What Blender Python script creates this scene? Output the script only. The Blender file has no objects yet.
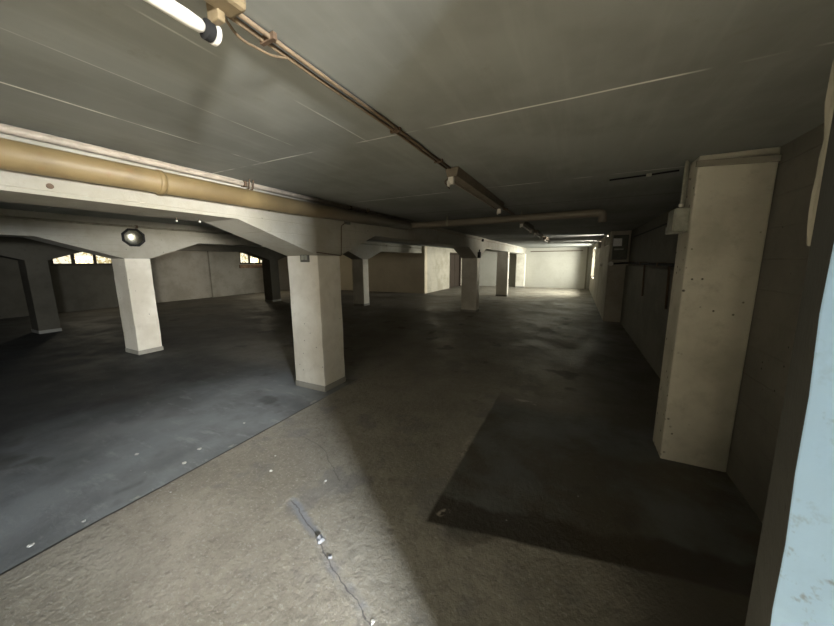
import bpy, bmesh, math, random
from mathutils import Vector, Matrix
random.seed(7)
S = bpy.context.scene
C = S.collection
S.view_settings.view_transform = 'Standard'
S.view_settings.look = 'None'
S.view_settings.exposure = 0.0
S.view_settings.gamma = 1.0
S.view_settings.use_curve_mapping = False
H = 2.31          # ceiling height
PI = math.pi

# ------------------------------------------------------------------ materials
class NT:
    def __init__(s, name):
        s.m = bpy.data.materials.new(name); s.m.use_nodes = True
        s.t = s.m.node_tree; s.n = s.t.nodes; s.l = s.t.links
        s.b = s.n['Principled BSDF']
        s.b.inputs['Specular IOR Level'].default_value = .3
        s.co = s.n.new('ShaderNodeTexCoord').outputs['Object']
        s._xyz = None
    def _in(s, node, i, v):
        if v is None: return
        if isinstance(v, (int, float)): node.inputs[i].default_value = v
        elif isinstance(v, tuple): node.inputs[i].default_value = (*v, 1) if len(v) == 3 and len(node.inputs[i].default_value) == 4 else v
        else: s.l.new(v, node.inputs[i])
    def math(s, op, a, b=None, c=None, clamp=False):
        n = s.n.new('ShaderNodeMath'); n.operation = op; n.use_clamp = clamp
        s._in(n, 0, a); s._in(n, 1, b); s._in(n, 2, c)
        return n.outputs[0]
    def xyz(s):
        if s._xyz is None:
            n = s.n.new('ShaderNodeSeparateXYZ'); s.l.new(s.co, n.inputs[0]); s._xyz = n.outputs
        return s._xyz
    def noise(s, scale, detail=4, rough=.6, stretch=None, off=0.):
        v = s.co
        if stretch or off:
            mp = s.n.new('ShaderNodeMapping'); s.l.new(v, mp.inputs[0])
            mp.inputs['Scale'].default_value = stretch or (1, 1, 1)
            mp.inputs['Location'].default_value = (off, off * 1.7, off * .6)
            v = mp.outputs[0]
        n = s.n.new('ShaderNodeTexNoise'); s.l.new(v, n.inputs['Vector'])
        n.inputs['Scale'].default_value = scale; n.inputs['Detail'].default_value = detail; n.inputs['Roughness'].default_value = rough
        return n.outputs[0]
    def voro(s, scale, feature='F1'):
        n = s.n.new('ShaderNodeTexVoronoi'); s.l.new(s.co, n.inputs['Vector']); n.feature = feature
        n.inputs['Scale'].default_value = scale
        return n.outputs['Distance']
    def ramp(s, v, a, b, lo=0., hi=1.):       # smooth map of v from [a,b] to [lo,hi]
        n = s.n.new('ShaderNodeMapRange'); n.interpolation_type = 'SMOOTHSTEP'
        s._in(n, 0, v); n.inputs[1].default_value = a; n.inputs[2].default_value = b
        n.inputs[3].default_value = lo; n.inputs[4].default_value = hi
        return n.outputs[0]
    def mix(s, f, a, b):
        n = s.n.new('ShaderNodeMix'); n.data_type = 'RGBA'
        s._in(n, 0, f)
        for i, v in ((6, a), (7, b)):
            if isinstance(v, tuple): n.inputs[i].default_value = (*v, 1)
            else: s.l.new(v, n.inputs[i])
        return n.outputs[2]
    def mul(s, *a):
        r = a[0]
        for b in a[1:]: r = s.math('MULTIPLY', r, b)
        return r
    def line(s, axis, at, w, wob=0.):         # 1 on a thin line axis = at
        v = s.xyz()[axis]
        d = s.math('ABSOLUTE', s.math('SUBTRACT', v, at))
        return s.ramp(d, w * .4, w, 1, 0)
    def seg(s, p, q, w0, w1, x=None, y=None):             # 1 near the segment p-q of the floor plan
        x = x or s.xyz()[0]; y = y or s.xyz()[1]
        dx, dy = q[0] - p[0], q[1] - p[1]; L2 = dx * dx + dy * dy
        ax = s.math('SUBTRACT', x, p[0]); ay = s.math('SUBTRACT', y, p[1])
        t = s.math('DIVIDE', s.math('ADD', s.math('MULTIPLY', ax, dx), s.math('MULTIPLY', ay, dy)), L2, clamp=True)
        ex = s.math('SUBTRACT', ax, s.math('MULTIPLY', t, dx)); ey = s.math('SUBTRACT', ay, s.math('MULTIPLY', t, dy))
        d = s.math('SQRT', s.math('ADD', s.math('MULTIPLY', ex, ex), s.math('MULTIPLY', ey, ey)))
        return s.ramp(d, w0, w1, 1, 0)
    def bump(s, h, strength=.3, dist=.01):
        n = s.n.new('ShaderNodeBump'); n.inputs['Strength'].default_value = strength; n.inputs['Distance'].default_value = dist
        s.l.new(h, n.inputs['Height']); s.l.new(n.outputs[0], s.b.inputs['Normal'])
    def col(s, c): s._in(s.b, 'Base Color', c)
    def rough(s, r): s._in(s.b, 'Roughness', r)

def plain(name, col, rough=.6, metal=0., var=.25, scale=18):
    t = NT(name)
    d = tuple(c * (1 - var) for c in col)
    t.col(t.mix(t.ramp(t.noise(scale), .35, .65), col, d)); t.rough(rough)
    t.b.inputs['Metallic'].default_value = metal
    return t.m

def painted(name, base, dirt, dirt_amt=.6, pits=True, boards=None, edge=None):
    """old whitewash on board-marked concrete"""
    t = NT(name)
    c = t.mix(t.ramp(t.noise(1.3, 5), .42, .68, 0, dirt_amt), base, dirt)
    c = t.mix(t.ramp(t.noise(9, 6, .7), .5, .75, 0, .45), c, dirt)
    fine = t.noise(60, 4)
    h = t.math('ADD', t.math('MULTIPLY', fine, .4), t.math('MULTIPLY', t.noise(6, 4), 1.2))
    if pits:
        p = t.mul(t.ramp(t.voro(11), .05, .10, 1, 0), t.ramp(t.noise(2.5, 2, .5, None, 3.), .48, .56))
        c = t.mix(p, c, tuple(v * .3 for v in dirt)); h = t.math('SUBTRACT', h, t.math('MULTIPLY', p, 2.))
    if edge:
        p = t.mul(t.ramp(t.voro(17), .10, .22, 1, 0), t.ramp(t.noise(5, 3, .6, None, 2.), .44, .54), t.ramp(t.xyz()[0], edge, edge + .07, 1, .0))
        c = t.mix(p, c, tuple(v * .22 for v in dirt))
        c = t.mix(t.ramp(t.xyz()[0], edge + .24, edge + .34, 0, .45), c, dirt)  # right side darkened, shade put into the colour
    if boards:
        b = t.mul(t.ramp(t.math('ABSOLUTE', t.math('SUBTRACT', t.math('FRACT', t.math('MULTIPLY', t.xyz()[boards[0]], boards[1])), .5)), .46, .5), .6)
        c = t.mix(t.mul(b, t.ramp(t.noise(2, 3), .4, .6)), c, dirt); h = t.math('SUBTRACT', h, b)
    t.col(c); t.rough(.8); t.bump(h, .35, .012)
    return t.m

M = {}
M['pillar'] = painted('whitewashed_pillar', (.74, .71, .62), (.50, .46, .37))
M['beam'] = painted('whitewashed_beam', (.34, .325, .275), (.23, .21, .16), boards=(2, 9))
M['wall'] = painted('whitewashed_wall', (.50, .465, .38), (.30, .265, .195), boards=(2, 5))
M['wall_dark'] = painted('dark_wall_shade', (.115, .105, .08), (.07, .062, .045))  # dark colour also carries the shade on the far-left pillars and beam
M['wall_dirty'] = painted('dirty_wall', (.34, .31, .25), (.20, .18, .135))
M['wall_grey'] = painted('dim_grey_wall', (.18, .17, .14), (.11, .105, .085), boards=(2, 5))
M['wall_shade'] = painted('shaded_reveal', (.036, .036, .03), (.025, .025, .02))  # near-black colour stands in for shade on the pier's inner faces
M['pillar_grime_shade'] = painted('grimy_shaded_pillar', (.60, .57, .47), (.33, .31, .24), .7, edge=.72)
M['far'] = painted('far_block_wall', (.43, .42, .37), (.35, .335, .28), .4, False, (2, 5))
M['back'] = painted('back_block_wall', (.66, .58, .44), (.50, .43, .32), .4, False, (2, 5))

def pier_mat():
    t = NT('outer_pier_paint')
    c = t.mix(t.ramp(t.noise(5, 5), .55, .75, 0, .5), (.30, .45, .62), (.24, .36, .49))
    sp = t.mul(t.ramp(t.noise(30, 4, .7, (1, 1, .7)), .54, .66), t.ramp(t.noise(6, 3, .5, None, 5.), .45, .6))
    c = t.mix(t.mul(sp, .75), c, (.17, .19, .20))
    t.col(c); t.rough(.85)
    t.bump(t.math('ADD', t.noise(40, 5), t.mul(t.noise(9, 3), 1.5)), .15, .004)
    return t.m
M['pier'] = pier_mat()

def ceiling_mat():
    t = NT('board_marked_ceiling'); x, y, z = t.xyz()
    c = t.mix(t.ramp(t.noise(1.1, 5), .40, .66), (.215, .222, .205), (.168, .172, .155))
    # narrow board marks running with the beams
    b = t.noise(1., 3, .6, (18, 1.2, 1))
    c = t.mix(t.ramp(b, .45, .75, 0, .12), c, (.34, .35, .32))
    c = t.mix(t.ramp(t.noise(7, 6, .75), .58, .75, 0, .45), c, (.17, .165, .135))
    yw = t.math('ADD', y, t.mul(t.math('SUBTRACT', t.noise(1.5, 2), .5), .03))
    h = t.mul(b, .12)
    near = t.ramp(y, 1.6, 1.75, 1, 0)
    for (ax, at, w, k, only) in ((0, -2.09, .010, .9, near), (0, -1.17, .007, .35, near), (0, -1.62, .006, .25, near),
                                 (1, 1.68, .010, .8, None), (1, 3.25, .012, .65, None), (1, 4.42, .03, .0, None)):
        v = yw if ax == 1 else x
        ln = t.ramp(t.math('ABSOLUTE', t.math('SUBTRACT', v, at)), w * .3, w, 1, 0)
        ln = t.mul(ln, t.ramp(t.noise(2.2, 3, .6, None, at), .38, .58), k)
        if only is not None: ln = t.mul(ln, only)
        c = t.mix(ln, c, (.72, .71, .64)); h = t.math('ADD', h, ln)
    # two dark joint lines near the cross pipe and small dark chips
    dk = t.ramp(t.math('ABSOLUTE', t.math('SUBTRACT', yw, 4.45)), .008, .03, .6, 0)
    c = t.mix(dk, c, (.10, .095, .08))
    chips = t.mul(t.ramp(t.voro(2.6), .03, .06, 1, 0), t.ramp(t.noise(1.7, 2, .5, None, 9.), .5, .55))
    c = t.mix(t.mul(chips, .8), c, (.06, .055, .045))
    t.col(c); t.rough(.85); t.bump(h, .3, .01)
    return t.m
M['ceiling'] = ceiling_mat()

def floor_mat():
    t = NT('worn_concrete_floor'); x, y, z = t.xyz()
    wob = t.math('MULTIPLY', t.math('SUBTRACT', t.noise(1.4, 3), .5), .05)
    xw = t.math('ADD', x, wob); yw = t.math('ADD', y, wob)
    # raw screed in the drive lane
    lane = t.mix(t.ramp(t.noise(1.2, 5), .35, .65), (.42, .395, .335), (.29, .27, .225))
    lane = t.mix(t.ramp(t.noise(14, 6, .75), .45, .75, 0, .7), lane, (.20, .185, .15))
    lane = t.mix(t.ramp(t.noise(34, 3, .7, (1, 1.6, 1)), .53, .68, 0, .5), lane, (.54, .52, .48))
    lane = t.mix(t.ramp(t.noise(22, 4, .75, (1.3, 1, 1), 5.), .54, .74, 0, .5), lane, (.15, .142, .125))
    lane = t.mix(t.mul(t.ramp(t.noise(2.6, 4, .6, None, 1.), .54, .66), .45), lane, (.19, .195, .20))
    # smoother slate-grey slab in the parking bays
    bay = t.mix(t.ramp(t.noise(1.5, 5, .6, None, 4.), .35, .65), (.31, .335, .35), (.20, .213, .218))
    bay = t.mix(t.ramp(t.noise(5, 5, .7, (.5, 1.6, 1), 2.), .52, .72, 0, .6), bay, (.42, .44, .45))
    bay = t.mix(t.mul(t.ramp(t.math('ADD', x, t.mul(t.math('SUBTRACT', t.noise(.8, 3), .5), 1.6)), -3.2, -5.2), .85), bay, (.022, .021, .018))  # slab colour darkens leftwards, standing in for the light's fall-off
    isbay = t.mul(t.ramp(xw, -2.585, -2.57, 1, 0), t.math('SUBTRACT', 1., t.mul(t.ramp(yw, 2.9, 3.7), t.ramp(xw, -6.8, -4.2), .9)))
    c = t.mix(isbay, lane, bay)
    # floor darkens farther down the lane and towards the right wall
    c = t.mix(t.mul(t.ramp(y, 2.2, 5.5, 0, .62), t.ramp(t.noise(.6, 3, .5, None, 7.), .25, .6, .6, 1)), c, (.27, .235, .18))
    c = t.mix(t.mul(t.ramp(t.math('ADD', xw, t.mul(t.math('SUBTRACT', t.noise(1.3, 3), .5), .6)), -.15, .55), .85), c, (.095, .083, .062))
    # joint between both
    c = t.mix(t.mul(t.ramp(t.math('ABSOLUTE', t.math('SUBTRACT', xw, -2.575)), .004, .012, 1, 0), t.ramp(y, 2.5, 2.8, 1, 0), .8), c, (.04, .038, .035))
    ch = t.mul(t.ramp(t.math('ABSOLUTE', t.math('SUBTRACT', xw, -2.61)), .006, .03, 1, 0), t.ramp(t.noise(5, 4, .6, None, 8.), .55, .62), t.ramp(y, 2.5, 2.8, 1, 0))
    c = t.mix(ch, c, (.42, .42, .40))
    # tar patch
    inp = t.mul(t.ramp(xw, -.74, -.71), t.ramp(t.math('SUBTRACT', yw, t.mul(x, .18)), 1.68, 1.71), t.ramp(yw, 3.3, 3.9, 1, 0))
    pc = t.mix(t.ramp(t.noise(1.6, 5, .6, None, 2.), .4, .62), (.10, .088, .065), (.15, .155, .148))
    pc = t.mix(t.ramp(t.noise(12, 5, .7), .55, .75, 0, .5), pc, (.15, .15, .135))
    fr = t.ramp(t.math('ADD', t.math('SUBTRACT', yw, t.mul(x, .18)), t.mul(t.math('SUBTRACT', t.noise(3, 3), .5), .25)), 1.88, 1.95, .75, 0)
    pc = t.mix(fr, pc, (.045, .036, .024))
    c = t.mix(inp, c, pc)
    ed = t.mul(t.seg((-.76, 2.25), (-.74, 2.6), .01, .045, xw, yw), t.ramp(t.noise(20, 3), .5, .58))
    ed2 = t.mul(t.seg((-.67, 1.66), (-.64, 1.70), .008, .03, xw, yw), t.ramp(t.noise(26, 3), .42, .56))
    ed3 = t.mul(t.seg((-.5, 3.62), (-.28, 3.58), .01, .05, xw, yw), t.ramp(t.noise(9, 3), .45, .58))
    for e in (ed, ed2, ed3): c = t.mix(t.mul(e, .9), c, (.50, .45, .38))
    # repaired crack running to the lower edge
    cw = t.math('MULTIPLY', t.math('SUBTRACT', t.noise(7, 3), .5), .05)
    xc = t.math('ADD', x, cw); yc = t.math('ADD', y, cw)
    pts = [(-1.62, 1.32), (-1.25, 1.18), (-1.06, 1.08), (-.89, 1.02), (-.70, .94), (-.40, .72)]
    band = core = None
    for p, q in zip(pts, pts[1:]):
        b = t.seg(p, q, .014, .045, xc, yc); k = t.seg(p, q, .0015, .005, xc, yc)
        band = b if band is None else t.math('MAXIMUM', band, b)
        core = k if core is None else t.math('MAXIMUM', core, k)
    c = t.mix(t.mul(band, t.ramp(t.noise(4, 3, .5, None, 6.), .4, .6, .1, .7)), c, (.26, .29, .34))
    c = t.mix(t.mul(core, .7), c, (.09, .09, .10))
    k2 = t.math('MAXIMUM', t.seg((-1.9, 1.9), (-1.45, 1.62), .001, .006, xc, yc), t.seg((-2.3, 1.95), (-1.9, 1.9), .001, .005, xc, yc))
    c = t.mix(t.mul(k2, .5), c, (.12, .115, .10))
    # scattered flakes of whitewash
    fl = t.mul(t.ramp(t.voro(7), .03, .055, 1, 0), t.ramp(t.noise(2.3, 2, .5, None, 11.), .52, .58))
    c = t.mix(t.mul(fl, .6), c, (.5, .5, .47))
    oil = t.mul(t.ramp(t.noise(1.9, 3, .5, None, 14.), .62, .70), .5)
    c = t.mix(oil, c, (.06, .055, .045))
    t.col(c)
    t.rough(t.math('ADD', t.ramp(t.noise(2, 4, .6, None, 3.), .3, .7, .36, .62), t.mul(isbay, .25))); t.b.inputs['Specular IOR Level'].default_value = .35
    h = t.math('ADD', t.mul(t.noise(30, 5, .7), t.ramp(isbay, 0, 1, 1., .2)), t.mul(t.noise(16, 4, .6, (1.3, .8, 1)), t.ramp(isbay, 0, 1, 1.0, .4)))
    h = t.math('SUBTRACT', h, t.mul(band, .5))
    t.bump(h, .6, .012)
    return t.m
M['floor'] = floor_mat()

def yellow_mat():
    t = NT('aged_yellow_pipe'); y = t.xyz()[1]
    c = t.mix(t.ramp(t.noise(3, 5), .4, .65), (.165, .12, .056), (.12, .086, .04))
    c = t.mix(t.ramp(t.noise(16, 5, .7), .55, .72, 0, .6), c, (.16, .09, .04))
    c = t.mix(t.ramp(y, 1.8, 3.6), c, (.13, .112, .082))     # the yellow coat stops near the first pillar
    t.col(c); t.rough(.5); t.bump(t.noise(30, 4), .15, .004)
    return t.m
M['yellow'] = yellow_mat()
M['pipe_grey'] = plain('grey_painted_pipe', (.23, .215, .165), .55)
M['pale_pipe'] = plain('pale_painted_conduit', (.34, .29, .23), .6)
M['brown'] = plain('brown_cable_conduit', (.12, .085, .05), .7)
M['rust'] = plain('rusty_strap', (.10, .065, .04), .7)
M['black'] = plain('black_rubber', (.008, .008, .008), .8)
M['white_plastic'] = plain('yellowed_white_plastic', (.55, .52, .46), .4, var=.1)
M['opal'] = plain('dusty_lamp_tube', (.50, .48, .43), .4, var=.12)
M['fixture'] = plain('aged_enamel_fixture', (.17, .13, .075), .5)
M['fixture_dark'] = plain('dirty_batten_housing', (.15, .125, .09), .6)
M['box'] = plain('grey_junction_box', (.30, .30, .245), .5)
M['switch'] = plain('grey_switch_plastic', (.12, .115, .095), .5)
M['cab'] = plain('dark_green_steel', (.075, .078, .058), .5)
M['paper'] = plain('paper_notice', (.75, .75, .73), .8, var=.12, scale=40)
M['plaster'] = painted('old_mortar', (.26, .24, .19), (.18, .16, .125), .6, False)
M['flake'] = plain('whitewash_flake', (.75, .75, .72), .8)
M['foil'] = plain('grey_scrap', (.30, .32, .36), .4, .3)
M['frame_dark'] = plain('dark_window_frame', (.05, .04, .03), .6)
M['door'] = plain('dark_door_paint', (.055, .04, .03), .6)
M['sill'] = plain('stained_sill', (.33, .20, .12), .8, var=.5, scale=9)
def mirror_mat():
    t = NT('convex_mirror_face'); t.b.inputs['Metallic'].default_value = 1; t.col((.85, .83, .68)); t.rough(.22); return t.m
M['mirror'] = mirror_mat()
def glass_mat():
    t = NT('dusty_window_glass')
    tr = t.n.new('ShaderNodeBsdfTransparent'); df = t.n.new('ShaderNodeBsdfTranslucent'); mx = t.n.new('ShaderNodeMixShader')
    t.l.new(t.mix(t.ramp(t.noise(9, 4, .7), .46, .58), (1., .99, .93), (.72, .66, .48)), tr.inputs[0])
    df.inputs[0].default_value = (.8, .75, .6, 1); mx.inputs[0].default_value = .15
    t.l.new(tr.outputs[0], mx.inputs[1]); t.l.new(df.outputs[0], mx.inputs[2])
    t.l.new(mx.outputs[0], t.n['Material Output'].inputs[0]); return t.m
M['glass'] = glass_mat()
def clear_mat():
    t = NT('clear_window_glass')
    tr = t.n.new('ShaderNodeBsdfTransparent'); tr.inputs[0].default_value = (.9, .92, .92, 1)
    t.l.new(tr.outputs[0], t.n['Material Output'].inputs[0]); return t.m
M['clear'] = clear_mat()

# ------------------------------------------------------------------ mesh helpers
def box(bm, x0, x1, y0, y1, z0, z1, mat=None):
    vs = [bm.verts.new(v) for v in ((x0, y0, z0), (x1, y0, z0), (x1, y1, z0), (x0, y1, z0), (x0, y0, z1), (x1, y0, z1), (x1, y1, z1), (x0, y1, z1))]
    if mat: 
        for v in vs: v.co = mat @ v.co
    for f in ((0, 3, 2, 1), (4, 5, 6, 7), (0, 1, 5, 4), (1, 2, 6, 5), (2, 3, 7, 6), (3, 0, 4, 7)): bm.faces.new([vs[i] for i in f])
def prism(bm, poly, a0, a1, axis='z'):
    """poly of 2D points extruded between a0 and a1 along the axis (x: poly=(y,z); z: poly=(x,y))"""
    def P(p, a): return (a, p[0], p[1]) if axis == 'x' else ((p[0], a, p[1]) if axis == 'y' else (p[0], p[1], a))
    A = [bm.verts.new(P(p, a0)) for p in poly]; B = [bm.verts.new(P(p, a1)) for p in poly]
    n = len(poly); bm.faces.new(A); bm.faces.new(B[::-1])
    for i in range(n): bm.faces.new((A[i], B[i], B[(i + 1) % n], A[(i + 1) % n]))
def tube(bm, pts, r, seg=16, caps=True):
    pts = [Vector(p) for p in pts]; rings = []
    rs = r if isinstance(r, (list, tuple)) else [r] * len(pts)
    prev = None
    for i, p in enumerate(pts):
        d = (pts[min(i + 1, len(pts) - 1)] - pts[max(i - 1, 0)]).normalized()
        u = prev - d * prev.dot(d) if prev else (Vector((0, 0, 1)) if abs(d.z) < .9 else Vector((1, 0, 0))).cross(d)
        u.normalize(); prev = u; w = d.cross(u)
        rings.append([bm.verts.new(p + (u * math.cos(2 * PI * k / seg) + w * math.sin(2 * PI * k / seg)) * rs[i]) for k in range(seg)])
    for a, b in zip(rings, rings[1:]):
        for k in range(seg): bm.faces.new((a[k], a[(k + 1) % seg], b[(k + 1) % seg], b[k]))
    if caps: bm.faces.new(rings[0][::-1]); bm.faces.new(rings[-1])
def obj(name, bm, m, parent=None, bevel=0, smooth=False, **kw):
    bmesh.ops.recalc_face_normals(bm, faces=bm.faces[:])
    me = bpy.data.meshes.new(name); bm.to_mesh(me); bm.free(); me.materials.append(M[m] if isinstance(m, str) else m)
    o = bpy.data.objects.new(name, me); C.objects.link(o)
    if parent: 
        o.parent = parent; o.matrix_parent_inverse = Matrix.Translation(-parent.location)
    if smooth:
        for p in me.polygons: p.use_smooth = True
    if bevel:
        b = o.modifiers.new('Bevel', 'BEVEL'); b.width = bevel; b.segments = 2; b.limit_method = 'ANGLE'
    for k, v in kw.items(): o[k] = v
    return o
def struct(name, bm, m, bevel=0): return obj(name, bm, m, None, bevel, kind='structure')
def thing(name, loc, label, category, group=None):
    o = bpy.data.objects.new(name, None); o.location = loc; o.empty_display_size = .1; C.objects.link(o)
    o['label'] = label; o['category'] = category
    if group: o['group'] = group
    return o
B = bmesh.new
def bent(pts, rad, n=6):
    """round the corners of a polyline"""
    pts = [Vector(p) for p in pts]; out = [pts[0]]
    for a, b, c in zip(pts, pts[1:], pts[2:]):
        p = b + (a - b).normalized() * rad; q = b + (c - b).normalized() * rad
        for k in range(n + 1):
            t = k / n; out.append(p * (1 - t) ** 2 + b * 2 * t * (1 - t) + q * t * t)
    out.append(pts[-1]); return out

# ------------------------------------------------------------------ room shell
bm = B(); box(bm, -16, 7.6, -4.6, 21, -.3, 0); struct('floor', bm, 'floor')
bm = B(); box(bm, -16, 7.6, -4.6, 21, H, H + .3); struct('ceiling', bm, 'ceiling')

def wall_x(name, x0, x1, y0, y1, holes, m, z1=H):
    """wall slab in a plane x=const with rectangular holes (y0,y1,z0,z1)"""
    bm = B(); y = y0
    for (a, b, c, d) in sorted(holes):
        if a > y: box(bm, x0, x1, y, a, 0, z1)
        if c > 0: box(bm, x0, x1, a, b, 0, c)
        if d < z1: box(bm, x0, x1, a, b, d, z1)
        y = b
    box(bm, x0, x1, y, y1, 0, z1)
    return struct(name, bm, m)
W1 = (3.90, 5.50, 1.52, 2.14); W2 = (10.30, 12.00, 1.50, 2.12)
wall_x('wall_left', -15.3, -15., -.6, 6.2, [W1], 'wall_dark')
wall_x('wall_left_far', -15.3, -15., 6.2, 14.1, [W2], 'wall_dirty')
bm = B(); box(bm, -15, -14.88, 8.77, 9.36, 0, H); struct('trim_1', bm, 'wall_dirty', .01)
bm = B(); box(bm, -15.3, -6.6, 14.1, 14.4, 0, H); struct('wall_back', bm, 'back')
wall_x('wall_inner', -6.75, -6.6, 14.4, 20.1, [(17.55, 19.5, 0, 2.08)], 'wall')
bm = B(); box(bm, -8.4, -8.2, 14.4, 20.1, 0, H); struct('wall_closet', bm, 'wall_dark')
bm = B(); box(bm, -8.4, 1.1, 20.1, 20.4, 0, H); struct('wall_far', bm, 'far')
bm = B(); box(bm, -2.45, .32, 20.06, 20.1, 2.09, 2.13); struct('trim_2', bm, 'rust')
bm = B(); box(bm, .52, .60, 20.0, 20.1, 0, H); struct('trim_3', bm, 'pipe_grey', .01)
wall_x('wall_right_far', .75, 1.45, 9.5, 20.1, [(10.1, 11.3, 2.0, 2.27), (12.9, 14.6, 2.03, 2.28), (16.2, 18.8, .75, 2.15)], 'wall_dirty')
# right wall: lower concrete band stands a little proud of the darker upper part
bm = B(); box(bm, 1.13, 1.45, 3.27, 9.5, 0, 1.46); box(bm, 1.13, 1.45, .9, 3.27, 0, H); struct('wall_right', bm, 'wall_grey')
bm = B(); box(bm, 1.18, 1.45, 3.27, 9.5, 1.46, H); struct('wall_right_upper', bm, 'wall_dark')
bm = B(); box(bm, -15.3, -2., -.8, -.6, 0, H); struct('wall_front', bm, 'wall_dirty')
bm = B(); box(bm, -2.2, -2., -4.4, -.8, 0, H); struct('wall_entrance_left', bm, 'wall_dirty')
bm = B(); box(bm, -2.2, -1.5, -4.6, -4.4, 0, H); box(bm, .8, 7.4, -4.6, -4.4, 0, H); box(bm, -1.5, .8, -4.6, -4.4, 2.1, H); struct('wall_rear', bm, 'wall_dirty')  # rear opening added for the fill lamp
wall_x('wall_entrance_right', 2.58, 2.9, -4.4, .185, [(-1.60, -.56, .0, 2.27)], 'wall_dirty')  # unseen wall, opening edge set to cut light off the far-left row
wall_x('wall_light_block_end', 7.1, 7.4, -4.4, .185, [(-3.6, -3.0, .0, 2.2)], 'wall_dirty')  # unseen wall added to keep sky light out, open at the lamp
bm = B(); box(bm, 2.9, 7.4, .185, .45, 0, H); struct('wall_light_block_side', bm, 'wall_dirty')  # unseen side wall, added to block sky light
# splayed entrance pier: its outer face catches the daylight
def pier():
    bm = B(); rows = []
    n = 24; random.seed(3)
    for k in range(n + 1):
        z = H * k / n
        x = .2865 - .0264 * z + (random.uniform(-.0025, .0025) if 0 < k < n else 0)
        rows.append([bm.verts.new(p) for p in ((x, .505, z), (x + .46, .185, z), (2.9, .185, z), (2.9, 1.05, z), (1.13, 1.05, z), (.3565 - .0148 * z, .738, z))])
    for a, b in zip(rows, rows[1:]):
        for i in range(6):
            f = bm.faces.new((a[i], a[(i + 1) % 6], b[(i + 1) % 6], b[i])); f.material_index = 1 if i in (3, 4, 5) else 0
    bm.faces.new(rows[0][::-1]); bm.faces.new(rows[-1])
    o = struct('wall_entrance_pier', bm, 'pier', .002); o.data.materials.append(M['wall_shade'])
pier()
def mortar_strip():
    bm = B(); random.seed(5); n = 26; A = []; Bv = []
    for k in range(n + 1):
        z = 1.62 + (H - 1.62) * k / n
        w = .002 + .004 * min(1, k / 5) + random.uniform(-.0015, .0015) + .002 * math.sin(k * .9)
        x0 = .3565 - .0148 * z
        A.append([bm.verts.new(p) for p in ((x0 + .001, .734, z), (x0 - w * .6, .737, z), (x0 - w, .742, z), (x0 + .006, .75, z))])
    for a, b in zip(A, A[1:]):
        for i in range(4): bm.faces.new((a[i], a[(i + 1) % 4], b[(i + 1) % 4], b[i]))
    bm.faces.new(A[0][::-1]); bm.faces.new(A[-1])
    struct('trim_4', bm, 'plaster')
mortar_strip()

# windows in the left wall: three panes side by side in a dark frame
def window(name, x, hole, panes, depth=.06, gl='glass'):
    y0, y1, z0, z1 = hole
    root = bpy.data.objects.new(name, None); root.location = (x, (y0 + y1) / 2, z0); C.objects.link(root); root['kind'] = 'structure'
    w = .07; bm = B()
    box(bm, x - depth, x, y0, y1, z0, z0 + w); box(bm, x - depth, x, y0, y1, z1 - w, z1)
    box(bm, x - depth, x, y0, y0 + w, z0 + w, z1 - w); box(bm, x - depth, x, y1 - w, y1, z0 + w, z1 - w)
    pw = (y1 - y0) / panes
    for k in range(1, panes): box(bm, x - depth, x, y0 + pw * k - w * .6, y0 + pw * k + w * .6, z0 + w, z1 - w)
    obj('window_frame', bm, 'frame_dark', root)
    for k in range(panes):
        bm = B(); box(bm, x - depth * .6, x - depth * .5, y0 + pw * k + w * .6, y0 + pw * (k + 1) - w * .6, z0 + w, z1 - w)
        obj('pane', bm, gl, root)
window('window_1', -15.02, W1, 3)
window('window_2', -15.02, W2, 3)
bm = B(); box(bm, -15.0, -14.95, 10.25, 12.05, 1.30, 1.47); struct('trim_5', bm, 'sill', .01)
window('window_3', 1.0, (10.1, 11.3, 2.0, 2.27), 2, gl='clear')
window('window_4', 1.0, (12.9, 14.6, 2.03, 2.28), 3, gl='clear')
window('window_5', 1.05, (16.2, 18.8, .75, 2.15), 3, gl='clear')
# dark double door in the inner wall
d = bpy.data.objects.new('door_1', None); d.location = (-6.66, 18.5, 0); C.objects.link(d); d['kind'] = 'structure'
bm = B(); box(bm, -6.72, -6.56, 17.55, 17.65, 0, 2.08); box(bm, -6.72, -6.56, 19.4, 19.5, 0, 2.08); box(bm, -6.72, -6.56, 17.65, 19.4, 1.98, 2.08)
obj('door_frame', bm, 'door', d, .005)
for a, b in ((17.66, 18.5), (18.53, 19.39)):
    bm = B(); box(bm, -6.70, -6.65, a, b, .01, 1.97)
    for z in (.15, .8, 1.45): box(bm, -6.655, -6.645, a + .1, b - .1, z, z + .5)
    lf = obj('door_leaf', bm, 'door', d, .004)
    bm = B(); tube(bm, [(-6.645, b - .09 if a < 18 else a + .09, 1.0), (-6.60, b - .09 if a < 18 else a + .09, 1.0)], .012); obj('door_handle', bm, 'rust', lf)

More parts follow.
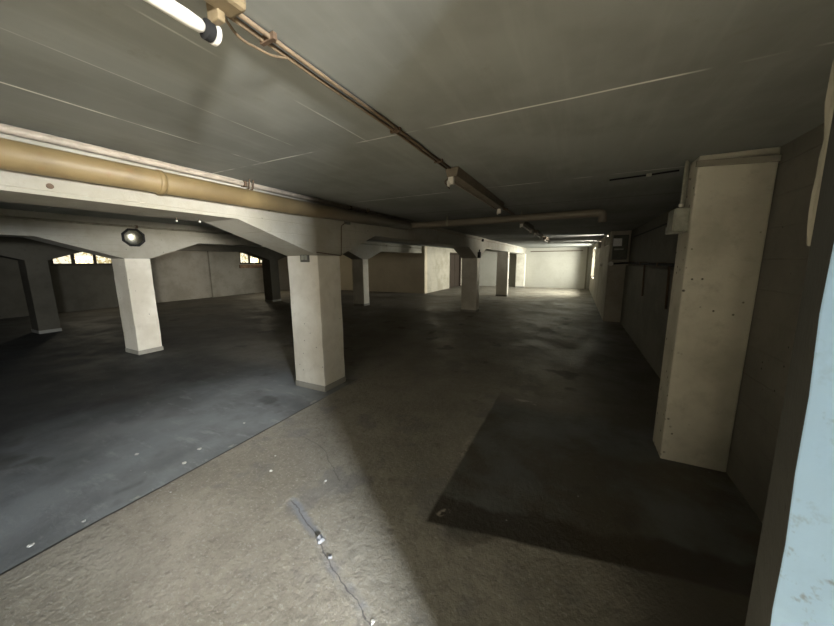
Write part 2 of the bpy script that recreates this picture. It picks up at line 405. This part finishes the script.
# ------------------------------------------------------------------ beams with haunches
def beam(name, x0, x1, ya, yb, haunches, label, zb=1.975, zt=H, zh=1.67, m='beam'):
    """profile in the (y,z) plane: flat soffit at zb, dropping to zh at each haunch (y0,y1,len)"""
    poly = [(ya, zt), (ya, zb)]
    for (p0, p1, l0, l1) in haunches:
        if l0: poly += [(p0 - l0, zb), (p0, zh)]
        else: poly += [(p0, zb)]
        if l1: poly += [(p1, zh), (p1 + l1, zb)]
        else: poly += [(p1, zb)]
    poly += [(yb, zb), (yb, zt)]
    low = poly[1:-1]; bm = B(); cols = []
    for (y, z) in low:
        cols.append([bm.verts.new(p) for p in ((x0, y, z), (x1, y, z), (x1, y, zt), (x0, y, zt))])
    for a, b in zip(cols, cols[1:]):
        for i in range(4): bm.faces.new((a[i], a[(i + 1) % 4], b[(i + 1) % 4], b[i]))
    bm.faces.new(cols[0][::-1]); bm.faces.new(cols[-1])
    o = obj(name, bm, m, None, 0); o['label'] = label; o['category'] = 'beam'
    return o
XA0, XA1 = -3.17, -2.68
XB0, XB1 = -7.22, -6.75
XC0, XC1 = -11.36, -10.90
PA = [(2.80, 3.19), (9.48, 9.80), (14.40, 14.70), (19.60, 20.06)]
PB = [(2.60, 2.96), (9.25, 9.58)]
PC = [(2.45, 2.80), (8.75, 9.15)]
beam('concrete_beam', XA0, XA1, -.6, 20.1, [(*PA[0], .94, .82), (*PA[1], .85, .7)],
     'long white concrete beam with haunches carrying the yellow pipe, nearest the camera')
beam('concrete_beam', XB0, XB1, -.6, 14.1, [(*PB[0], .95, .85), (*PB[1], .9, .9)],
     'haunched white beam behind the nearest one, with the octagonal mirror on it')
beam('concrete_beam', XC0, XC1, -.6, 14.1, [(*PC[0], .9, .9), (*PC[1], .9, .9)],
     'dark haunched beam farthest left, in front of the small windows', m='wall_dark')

def pillar(x0, x1, y0, y1, top, label, base='pillar', chips=True):
    cx, cy = (x0 + x1) / 2, (y0 + y1) / 2
    t = thing('concrete_pillar', (cx, cy, 0), label, 'pillar')
    bm = B(); n = 14; rows = []
    random.seed(int(cy * 100 - cx * 37))
    for k in range(n + 1):
        z = .0 + top * k / n; j = lambda: random.uniform(-.003, .003)
        rows.append([bm.verts.new((x + j(), y + j(), z)) for x, y in ((x0, y0), (x1, y0), (x1, y1), (x0, y1))])
    for a, b in zip(rows, rows[1:]):
        for i in range(4): bm.faces.new((a[i], a[(i + 1) % 4], b[(i + 1) % 4], b[i]))
    bm.faces.new(rows[0][::-1]); bm.faces.new(rows[-1])
    obj('shaft', bm, base, t, .008)
    bm = B(); g = .008; box(bm, x0 - g, x1 + g, y0 - g, y1 + g, 0, .075)
    obj('skirting', bm, 'plinth', t, .006)
    return t
M['plinth'] = painted('scuffed_plinth', (.34, .33, .29), (.20, .19, .15))
pillar(XA0, XA1, *PA[0], 1.672, 'white square pillar nearest the camera, with a small grey switch near its top')
pillar(XA0, XA1, *PA[1], 1.672, 'second pillar in the row of the nearest one, its right edge brightly lit')
pillar(XA0, XA1, *PA[2], 1.976, 'third pillar of the nearest row, a thin bright strip just beyond the second')
pillar(XA0, XA1, *PA[3], 1.976, 'last pillar of the nearest row, touching the far bright wall')
pillar(XB0, XB1, *PB[0], 1.672, 'white pillar standing under the octagonal mirror on the left')
pillar(XB0, XB1, *PB[1], 1.672, 'slim distant pillar seen just right of the nearest pillar')
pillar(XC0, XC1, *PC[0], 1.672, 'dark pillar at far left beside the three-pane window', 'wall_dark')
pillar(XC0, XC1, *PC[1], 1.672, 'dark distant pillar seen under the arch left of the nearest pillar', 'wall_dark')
# right-hand pier with a cap strip
t = thing('wall_pillar', (.92, 3.12, 0), 'broad full-height pillar against the right wall, pitted along its left edge', 'pillar')
bm = B(); box(bm, .72, 1.128, 2.97, 3.26, 0, H); obj('shaft', bm, 'pillar_grime_shade', t, .01)
bm = B(); prism(bm, [(.705, 2.235), (1.126, 2.215), (1.126, 2.255), (.705, 2.275)], 2.945, 2.972, 'y'); obj('cap_strip', bm, 'plaster', t, .004)

# ------------------------------------------------------------------ pipes
t = thing('ceiling_pipe', (-2.59, -.5, 2.13), 'thick old yellow pipe along the nearest beam, turning grey across the ceiling', 'pipe')
path = bent([(-2.592, -.58, 2.135), (-2.592, 2.6, 2.15), (-2.592, 5.0, 2.20), (.10, 4.84, 2.20)], .18) + bent([(.15, 4.837, 2.20), (.27, 4.83, 2.20), (.27, 4.83, 2.08)], .05)[0:]
bm = B(); tube(bm, path[:], [.074] * 9 + [.052] * (len(path) - 9), 24); obj('pipe_run', bm, 'yellow', t, smooth=True)
for y in (1.25, -.2):
    bm = B(); tube(bm, [(-2.592, y - .02, 2.142), (-2.592, y - .012, 2.142), (-2.592, y + .012, 2.142), (-2.592, y + .02, 2.142)], [.075, .082, .082, .075], 24); obj('pipe_joint', bm, 'yellow', t, smooth=True)
for y, z in ((1.95, 2.147), (3.7, 2.172)):
    for q in (-.018, .018):
        bm = B(); tube(bm, bent([(-2.66, y + q, z + .03), (-2.63, y + q, z + .085), (-2.59, y + q, z + .08), (-2.575, y + q, H - .002)], .02, 4), .006, 8); obj('pipe_strap', bm, 'rust', t)
for x in (-.75, -1.9):
    bm = B(); tube(bm, [(x - .015, 4.92 - (x + 1) * .03, 2.205), (x + .015, 4.92 - (x + 1) * .03, 2.205)], .056, 20); box(bm, x - .008, x + .008, 4.905, 4.925, 2.25, H - .001); obj('pipe_hanger', bm, 'pipe_grey', t)
t = thing('conduit', (-2.63, -.5, 2.285), 'thin pale conduit between the yellow pipe and the ceiling', 'conduit')
bm = B(); tube(bm, [(-2.655, -.58, 2.278), (-2.655, 2., 2.278), (-2.655, 4.8, 2.285)], .022, 12); obj('conduit_run', bm, 'pale_pipe', t, smooth=True)
for y in (.3, 1.93, 3.4):
    bm = B(); box(bm, -2.679, -2.625, y - .012, y + .012, 2.252, 2.30); obj('clip', bm, 'rust', t)
# twin conduit down the middle of the lane
t = thing('conduit', (-.92, .5, H), 'twin brown cable conduit running down the ceiling between the strip lamps', 'conduit')
for (ya, yb) in ((.65, 2.40), (4.17, 5.98), (7.32, 8.08), (9.42, 10.58)):
    for x in (-.935, -.905):
        n = max(2, int((yb - ya) / .4)); bm = B()
        tube(bm, [(x + .004 * math.sin(k * 1.7 + x * 9), ya + (yb - ya) * k / n, H - .011 - (.004 if k % 2 else 0)) for k in range(n + 1)], .0075, 10); obj('cable', bm, 'brown', t, smooth=True)
for y in (.80, 1.6, 2.2, 4.6, 5.7, 7.7, 10.0):
    bm = B(); box(bm, -.951, -.889, y - .007, y + .007, H - .023, H - .002); obj('clip', bm, 'rust', t)
bm = B(); tube(bm, bent([(-.94, .66, 2.295), (-.955, .72, 2.265), (-.95, .84, 2.275), (-.935, .9, 2.297)], .03), .004, 8); obj('loose_wire', bm, 'brown', t)
# conduits along beams and ledge of row two
t = thing('conduit', (-6.72, 0, 2.2), 'thin dark conduit along the top of the beam with the mirror', 'conduit')
bm = B(); tube(bm, [(-6.72, -.55, 2.20), (-6.72, 7, 2.20), (-6.72, 14.05, 2.20)], .018, 10); obj('conduit_run', bm, 'pipe_grey', t)
for k in range(7):
    bm = B(); box(bm, -6.749, -6.70, .8 + k * 2, .83 + k * 2, 2.175, 2.225); obj('clip', bm, 'rust', t)
t = thing('conduit', (-2.66, 5, 2.24), 'thin conduit on the beam face beyond the cross pipe', 'conduit')
bm = B(); tube(bm, [(-2.667, 5.2, 2.24), (-2.667, 14, 2.24), (-2.667, 19.59, 2.24)], .013, 10); obj('conduit_run', bm, 'pale_pipe', t)
bm = B(); box(bm, -2.679, -2.63, 9.92, 10.02, 2.19, 2.27); obj('junction_box', bm, 'black', t)
t = thing('cable', (-2.67, 3.2, 1.68), 'dark cable from the switch around the nearest pillar up the beam', 'cable')
bm = B(); tube(bm, bent([(-2.80, 2.792, 1.695), (-2.78, 2.792, 1.712), (-2.674, 2.792, 1.705)], .01, 3) + bent([(-2.672, 2.796, 1.705), (-2.671, 3.21, 1.672), (-2.671, 3.235, 2.04), (-2.671, 3.32, 2.09)], .02, 4), .0055, 8)
obj('cable_run', bm, 'rust', t)
bm = B(); box(bm, -2.679, -2.645, 3.30, 3.39, 2.07, 2.12); obj('junction_box', bm, 'switch', t, .004)
# switch on the nearest pillar
t = thing('light_switch', (-2.86, 2.815, 1.65), 'small grey double switch near the top of the nearest pillar', 'switch')
bm = B(); box(bm, -2.925, -2.80, 2.770, 2.7985, 1.595, 1.692); obj('back_box', bm, 'switch', t, .005)
for x in (-2.885, -2.832):
    bm = B(); box(bm, x - .018, x + .018, 2.762, 2.772, 1.62, 1.672); obj('rocker', bm, 'box', t, .003)

# ------------------------------------------------------------------ strip lamps
def lamp_with_tube(x, z, y0, y1, label):
    t = thing('strip_lamp', (x, (y0 + y1) / 2, H), label, 'lamp', None)
    bm = B(); box(bm, x + .035, x + .105, y0, y1 + .035, H - .075, H - .001); obj('housing', bm, 'fixture', t, .012)
    bm = B(); tube(bm, [(x, y0 + .03, z), (x, y1 - .06, z), (x, y1 - .03, z), (x, y1 - .02, z)], [.018, .018, .016, .010], 20); tb = obj('tube', bm, 'opal', t, smooth=True)
    bm = B(); box(bm, x - .0195, x - .014, y1 - .16, y1 - .08, z - .010, z + .008); obj('rating_label', bm, 'switch', tb)
    for y in (y1, y0 + .02):
        bm = B(); tube(bm, [(x, y - .022, z), (x, y - .018, z), (x, y - .002, z), (x, y + .002, z)], [.014, .024, .024, .02], 22); obj('socket_ring', bm, 'black', t, smooth=False)
        bm = B(); tube(bm, [(x, y + .002, z), (x, y + .012, z), (x, y + .018, z)], [.025, .025, .017], 22); c = obj('end_cap', bm, 'white_plastic', t)
        bm = B(); box(bm, x + .005, x + .05, y - .012, y + .008, z + .012, H - .04); obj('bracket', bm, 'fixture', t, .003)
    return t
lamp_with_tube(-.905, 2.2, -.55, .605, 'tube lamp in brown holder at top edge, white tube with black end ring')
def batten(x, y0, y1, label, m='fixture_dark', withtube=False, w=.055):
    t = thing('strip_lamp', (x, (y0 + y1) / 2, H), label, 'lamp')
    bm = B(); prism(bm, [(x - w, H - .001), (x - w * .75, H - .07), (x + w * .75, H - .07), (x + w, H - .001)], y0, y1, 'y'); obj('housing', bm, m, t, .004)
    bm = B(); box(bm, x - w * .85, x - w * .72, y0 + .05, y1, H - .082, H - .06); obj('reflector_lip', bm, 'pale_pipe', t)
    for y, k in ((y0, 1), (y1, -1)):
        bm = B(); box(bm, x - .03, x + .012, y - .005, y + .03, H - .125, H - .07); box(bm, x - .034, x - .018, y - .02, y + .012, H - .14, H - .10); obj('socket', bm, 'white_plastic', t, .004)
    if withtube:
        bm = B(); tube(bm, [(x - .01, y0 + .03, H - .10), (x - .01, y1 - .03, H - .10)], .014, 12); obj('tube', bm, 'opal', t, smooth=True)
    else:
        bm = B(); tube(bm, bent([(x - .025, y0 + .01, H - .07), (x - .05, y0 - .03, H - .11), (x - .03, y0 + .03, H - .15)], .02), .004, 8); obj('loose_wire', bm, 'rust', t)
    return t
batten(-.90, 2.42, 4.15, 'empty brown strip lamp housing hanging before the cross pipe')
batten(-.90, 6.0, 7.3, 'first small strip lamp beyond the cross pipe', 'fixture_dark', True)
batten(-.90, 8.1, 9.4, 'second strip lamp beyond the cross pipe', 'fixture_dark', True)
batten(-.90, 10.6, 12.4, 'last strip lamp before the far wall, beside the light streaks', 'fixture_dark', True)

# ------------------------------------------------------------------ mirror
t = thing('convex_mirror', (-6.74, 2.74, 2.02), 'octagonal convex mirror with black frame on the second beam', 'mirror')
oc = [(2.74 + .158 * math.cos(PI / 8 + k * PI / 4), 2.02 + .158 * math.sin(PI / 8 + k * PI / 4)) for k in range(8)]
ic = [(2.74 + .130 * math.cos(PI / 8 + k * PI / 4), 2.02 + .130 * math.sin(PI / 8 + k * PI / 4)) for k in range(8)]
bm = B()
for x in (-6.745, -6.70):
    pass
V = {}
for nm, pts, x in (('ob', oc, -6.748), ('of', oc, -6.70), ('if', ic, -6.70), ('ib', ic, -6.748)):
    V[nm] = [bm.verts.new((x, a, b)) for a, b in pts]
for p, q in (('ob', 'of'), ('of', 'if'), ('if', 'ib'), ('ib', 'ob')):
    for k in range(8): bm.faces.new((V[p][k], V[p][(k + 1) % 8], V[q][(k + 1) % 8], V[q][k]))
obj('frame', bm, 'black', t, .004)
bm = B(); R_ = .32; rings = []
for i in range(9):
    r = .134 * i / 8; x = -6.722 + math.sqrt(R_ ** 2 - r ** 2) - math.sqrt(R_ ** 2 - .134 ** 2)
    rings.append([bm.verts.new((x, 2.74 + r * math.cos(a * PI / 12), 2.02 + r * math.sin(a * PI / 12))) for a in range(24)] if i else [bm.verts.new((x, 2.74, 2.02))])
for k in range(24): bm.faces.new((rings[0][0], rings[1][k], rings[1][(k + 1) % 24]))
for a, b in zip(rings[1:], rings[2:]):
    for k in range(24): bm.faces.new((a[k], b[k], b[(k + 1) % 24], a[(k + 1) % 24]))
obj('mirror_face', bm, 'mirror', t, smooth=True)

t.location = (-6.74, 2.74, 2.02); t.rotation_euler = (0, math.radians(5), math.radians(-17)); t.location.x += .05
# ------------------------------------------------------------------ small fittings on the nearest beam
bm = B(); tube(bm, [(-2.681, .75, 2.028), (-2.672, .75, 2.028)], .015, 14)
o = obj('cover_plate', bm, 'rust'); o['label'] = 'round dark cover on the nearest beam below the yellow pipe'; o['category'] = 'cover plate'
def dropper(x, y, label):
    t = thing('ceiling_hook', (x, y, 1.975), label, 'hook')
    bm = B(); tube(bm, [(x, y, 1.976), (x, y, 1.955)], .004, 8); obj('stem', bm, 'rust', t)
    bm = B(); bmesh.ops.create_uvsphere(bm, u_segments=10, v_segments=8, radius=.009, matrix=Matrix.Translation((x, y, 1.95))); obj('insulator', bm, 'white_plastic', t, smooth=True)
dropper(-3.08, 1.58, 'left one of two tiny white hooks under the nearest beam')
dropper(-2.96, 1.70, 'right one of two tiny white hooks under the nearest beam')
# black bits on second pillar
t = thing('wall_lamp', (-2.66, 9.55, 1.75), 'small black bulkhead fitting at the top of the second pillar', 'lamp')
bm = B(); box(bm, -2.682, -2.60, 9.50, 9.62, 1.68, 1.86); obj('body', bm, 'black', t, .01)
bm = B(); tube(bm, [(-2.64, 9.56, 1.86), (-2.64, 9.56, 1.93)], .02, 10); obj('cable_gland', bm, 'black', t)

# junction box on the right pillar with its cables
t = thing('junction_box', (.66, 3.2, 1.88), 'grey junction box with cables on the left side of the right pillar', 'electrical box')
bm = B(); box(bm, .635, .722, 3.02, 3.20, 1.80, 1.975); obj('body', bm, 'box', t, .008)
bm = B(); box(bm, .627, .637, 3.03, 3.19, 1.81, 1.965); obj('lid', bm, 'box', t, .004)
bm = B(); box(bm, .635, .72, 3.205, 3.27, 1.80, 1.86); obj('side_box', bm, 'box', t, .006)
for x, y in ((.672, 3.06), (.695, 3.11)):
    bm = B(); tube(bm, [(x, y, 1.98), (x + .004, y + .005, 2.1), (x, y, 2.2), (x + .003, y, H - .002)], .010, 10); obj('cable', bm, 'box', t, smooth=True)
bm = B(); tube(bm, [(.672, 3.06, 1.985), (.672, 3.06, 2.005)], .016, 12); obj('gland', bm, 'white_plastic', t)
t = thing('conduit', (.5, 3.3, H), 'thin dark conduit on the ceiling leading to the grey junction box', 'conduit')
bm = B(); tube(bm, bent([(.22, 3.42, H - .01), (.5, 3.36, H - .012), (.69, 3.32, H - .01)], .05), .007, 8); obj('conduit_run', bm, 'black', t)
bm = B(); box(bm, .48, .515, 3.345, 3.375, H - .025, H - .002); obj('clip', bm, 'box', t)

# electrics at the end of the right wall
t = thing('electrical_cabinet', (.95, 9.4, 1.6), 'dark green electrical cabinet at the end of the right wall', 'cabinet')
bm = B(); box(bm, .80, 1.12, 9.36, 9.502, 1.60, 2.2); obj('body', bm, 'cab', t, .01)
bm = B(); box(bm, .815, 1.105, 9.345, 9.362, 1.62, 2.18); dr = obj('cabinet_door', bm, 'cab', t, .004)
bm = B(); box(bm, 1.07, 1.085, 9.33, 9.347, 1.85, 1.93); obj('latch', bm, 'rust', dr)
bm = B(); prism(bm, [(.80, 1.93), (.985, 1.935), (.98, 2.115), (.80, 2.12)], 9.335, 9.343, 'y')
o = obj('paper_notice', bm, 'paper'); o['label'] = 'white paper notice on the dark cabinet at the wall end'; o['category'] = 'notice'
bm = B(); prism(bm, [(.83, 1.835), (1.03, 1.84), (1.03, 1.875), (.83, 1.875)], 9.335, 9.343, 'y')
o = obj('label_strip', bm, 'box'); o['label'] = 'narrow grey label strip below the white paper notice'; o['category'] = 'label'
def wall_socket(x, y, z, ax, label):
    t = thing('wall_socket', (x, y, z), label, 'socket')
    d = Vector((-1, 0, 0)) if ax == 'x' else Vector((0, -1, 0)); p = Vector((x, y, z))
    bm = B(); tube(bm, [p - d * .002, p + d * .045], .055, 16); obj('base', bm, 'white_plastic', t)
    bm = B(); tube(bm, [p + d * .045, p + d * .06], [.035, .03], 14); obj('lid', bm, 'white_plastic', t)
wall_socket(.75, 11.6, 1.44, 'x', 'round white socket on the lit side of the right wall end')
wall_socket(.80, 9.5, 1.50, 'y', 'round white socket below the dark cabinet on the wall end')
t = thing('wall_pipe', (1.1, 6.5, 1.5), 'dark pipe with a drop lying along the ledge of the right wall', 'pipe')
bm = B(); tube(bm, bent([(.86, 9.46, 1.50), (1.10, 9.40, 1.52), (1.10, 4.6, 1.53), (1.10, 4.4, 1.2)], .08), .022, 12); obj('pipe_run', bm, 'black', t, smooth=True)
for y in (5.2, 6.9):
    bm = B(); tube(bm, [(1.10, y, 1.53), (1.115, y, .95)], .014, 10); obj('branch', bm, 'rust', t, smooth=True)
for y in (8.6, 7.2, 5.8):
    bm = B(); box(bm, 1.07, 1.181, y - .01, y + .01, 1.50, 1.555); obj('bracket', bm, 'rust', t)
# light cables on the darker upper wall
t = thing('conduit', (1.16, 6.3, 1.9), 'thin dark conduit on the dark upper part of the right wall', 'conduit')
bm = B(); tube(bm, bent([(1.164, 8.9, 2.12), (1.164, 5.0, 2.12), (1.164, 5.0, 1.56)], .06), .012, 10); obj('conduit_run', bm, 'black', t, smooth=True)

# ------------------------------------------------------------------ scraps on the floor
def scrap(name, x, y, r, m, label, cat, h=.006, flat=True, seed=0):
    random.seed(seed); bm = B(); n = 9
    ring = [bm.verts.new((x + r * random.uniform(.55, 1.15) * math.cos(2 * PI * k / n), y + r * random.uniform(.55, 1.1) * math.sin(2 * PI * k / n), .0005)) for k in range(n)]
    top = [bm.verts.new((x + (v.co.x - x) * .8, y + (v.co.y - y) * .8, h * random.uniform(.5, 1.3))) for v in ring]
    c = bm.verts.new((x, y, h * .8))
    for k in range(n):
        bm.faces.new((ring[k], ring[(k + 1) % n], top[(k + 1) % n], top[k])); bm.faces.new((top[k], top[(k + 1) % n], c))
    bm.faces.new(ring[::-1])
    o = obj(name, bm, m); o['label'] = label; o['category'] = cat
    return o
scrap('crumpled_scrap', -1.22, 1.17, .028, 'foil', 'crumpled grey scrap lying where the floor crack begins', 'scrap', .022, seed=1)
scrap('crumpled_scrap', -1.10, 1.115, .014, 'foil', 'smaller grey scrap on the crack, nearer the lower edge', 'scrap', .012, seed=2)
G = 'flakes of whitewash on the floor'
for i, (x, y, r, lab) in enumerate([
    (-2.01, 1.47, .014, 'largest white flake on the lit lane floor'),
    (-1.55, 1.57, .013, 'white flake in the middle of the lit lane, near the shadow edge'),
    (-2.14, 1.62, .008, 'tiny white flake just beyond the largest one'),
    (-2.73, 1.23, .022, 'pale flake left of the floor joint, halfway to the pillar'),
    (-2.82, 1.40, .020, 'pale flake on the grey slab nearest the joint, toward the pillar'),
    (-2.70, .41, .018, 'pale flake beside the floor joint at the left edge'),
    (-3.22, 1.12, .018, 'flake alone on the dark grey slab at left'),
    (-2.88, 1.86, .012, 'small flake on the grey slab close to the nearest pillar'),
    (-.71, .955, .014, 'white flake at the bottom edge by the crack'),
    (-2.66, .62, .014, 'thin pale flake by the joint, left of centre'),
    (-2.45, 1.0, .008, 'small flake on the lane just right of the joint')]):
    o = scrap('paint_flake', x, y, r, 'flake', lab, 'paint flake', .004, seed=20 + i); o['group'] = G

# ------------------------------------------------------------------ light
w = bpy.data.worlds.new('World'); S.world = w; w.use_nodes = True
bg = w.node_tree.nodes['Background']; bg.inputs[0].default_value = (1., .95, .83, 1); bg.inputs[1].default_value = 1.5
def area(name, loc, direction, sx, sy, power, col, spread=PI):
    l = bpy.data.lights.new(name, 'AREA'); l.shape = 'RECTANGLE'; l.size = sx; l.size_y = sy; l.energy = power; l.color = col; l.spread = spread
    o = bpy.data.objects.new(name, l); o.location = loc
    o.rotation_euler = Vector(direction).to_track_quat('-Z', 'Z').to_euler() if abs(Vector(direction).normalized().z) < .95 else ((PI, 0, 0) if Vector(direction).z > 0 else (0, 0, 0))
    C.objects.link(o); return o
# daylight through the entrance opening behind the camera, right
area('daylight_entrance', (2.95, -1.622, 1.7), (-.79, .61, -.05), .14, 1.0, 500, (.93, .97, 1.0), math.radians(120))
area('daylight_yard', (7.05, -3.3, 1.25), (-.895, .445, 0), .45, .8, 560, (1., .94, .82), math.radians(100))
# added fill lamp behind the camera, set in the rear wall's opening
area('rear_fill', (-.35, -4.35, 1.1), (.05, 1, .02), 2.0, 1.7, 78, (1., .87, .66))
# added spot, its bounce off the floor beside the camera brightens the ceiling
l = bpy.data.lights.new('bounce_spot', 'SPOT'); l.energy = 26000; l.color = (1., .91, .76); l.spot_size = math.radians(17); l.spot_blend = .25; l.shadow_soft_size = .04
o = bpy.data.objects.new('bounce_spot', l); o.location = (2.7, -1.2, 2.2); o.rotation_euler = Vector((-2.66, 1.3, -2.2)).to_track_quat('-Z', 'Y').to_euler(); C.objects.link(o)
# daylight through the small windows of the left wall
area('daylight_window', (-15.05, 4.7, 1.83), (1, 0, -.25), 1.4, .5, 25, (1., .92, .72))
area('daylight_window', (-15.05, 11.15, 1.81), (1, 0, -.25), 1.5, .5, 55, (1., .90, .68))
# daylight through the openings of the far right wall
area('daylight_far_door', (1.5, 17.1, 1.5), (-1, .1, -.04), 1.5, 1.2, 620, (1., .96, .86), math.radians(140))
area('daylight_slot', (.84, 10.7, 2.13), (-1, 0, .12), 1.0, .2, 55, (1., .95, .84), math.radians(70))
area('daylight_slot', (.84, 13.75, 2.15), (-1, 0, .12), 1.4, .2, 90, (1., .95, .84), math.radians(70))

# ------------------------------------------------------------------ camera
Rw = Matrix(((0.8952045, -0.0671061, 0.44057426), (0.44561247, 0.14853749, -0.88281716), (-0.00619938, 0.98662728, 0.16287474)))
cam = bpy.data.cameras.new('Camera'); cam.sensor_fit = 'HORIZONTAL'; cam.sensor_width = 36; cam.lens = 36 * 315 / 834; cam.clip_start = .02; cam.clip_end = 200
co = bpy.data.objects.new('Camera', cam); co.matrix_world = Matrix.Translation((0, 0, 1.6)) @ Rw.to_4x4(); C.objects.link(co); S.camera = co
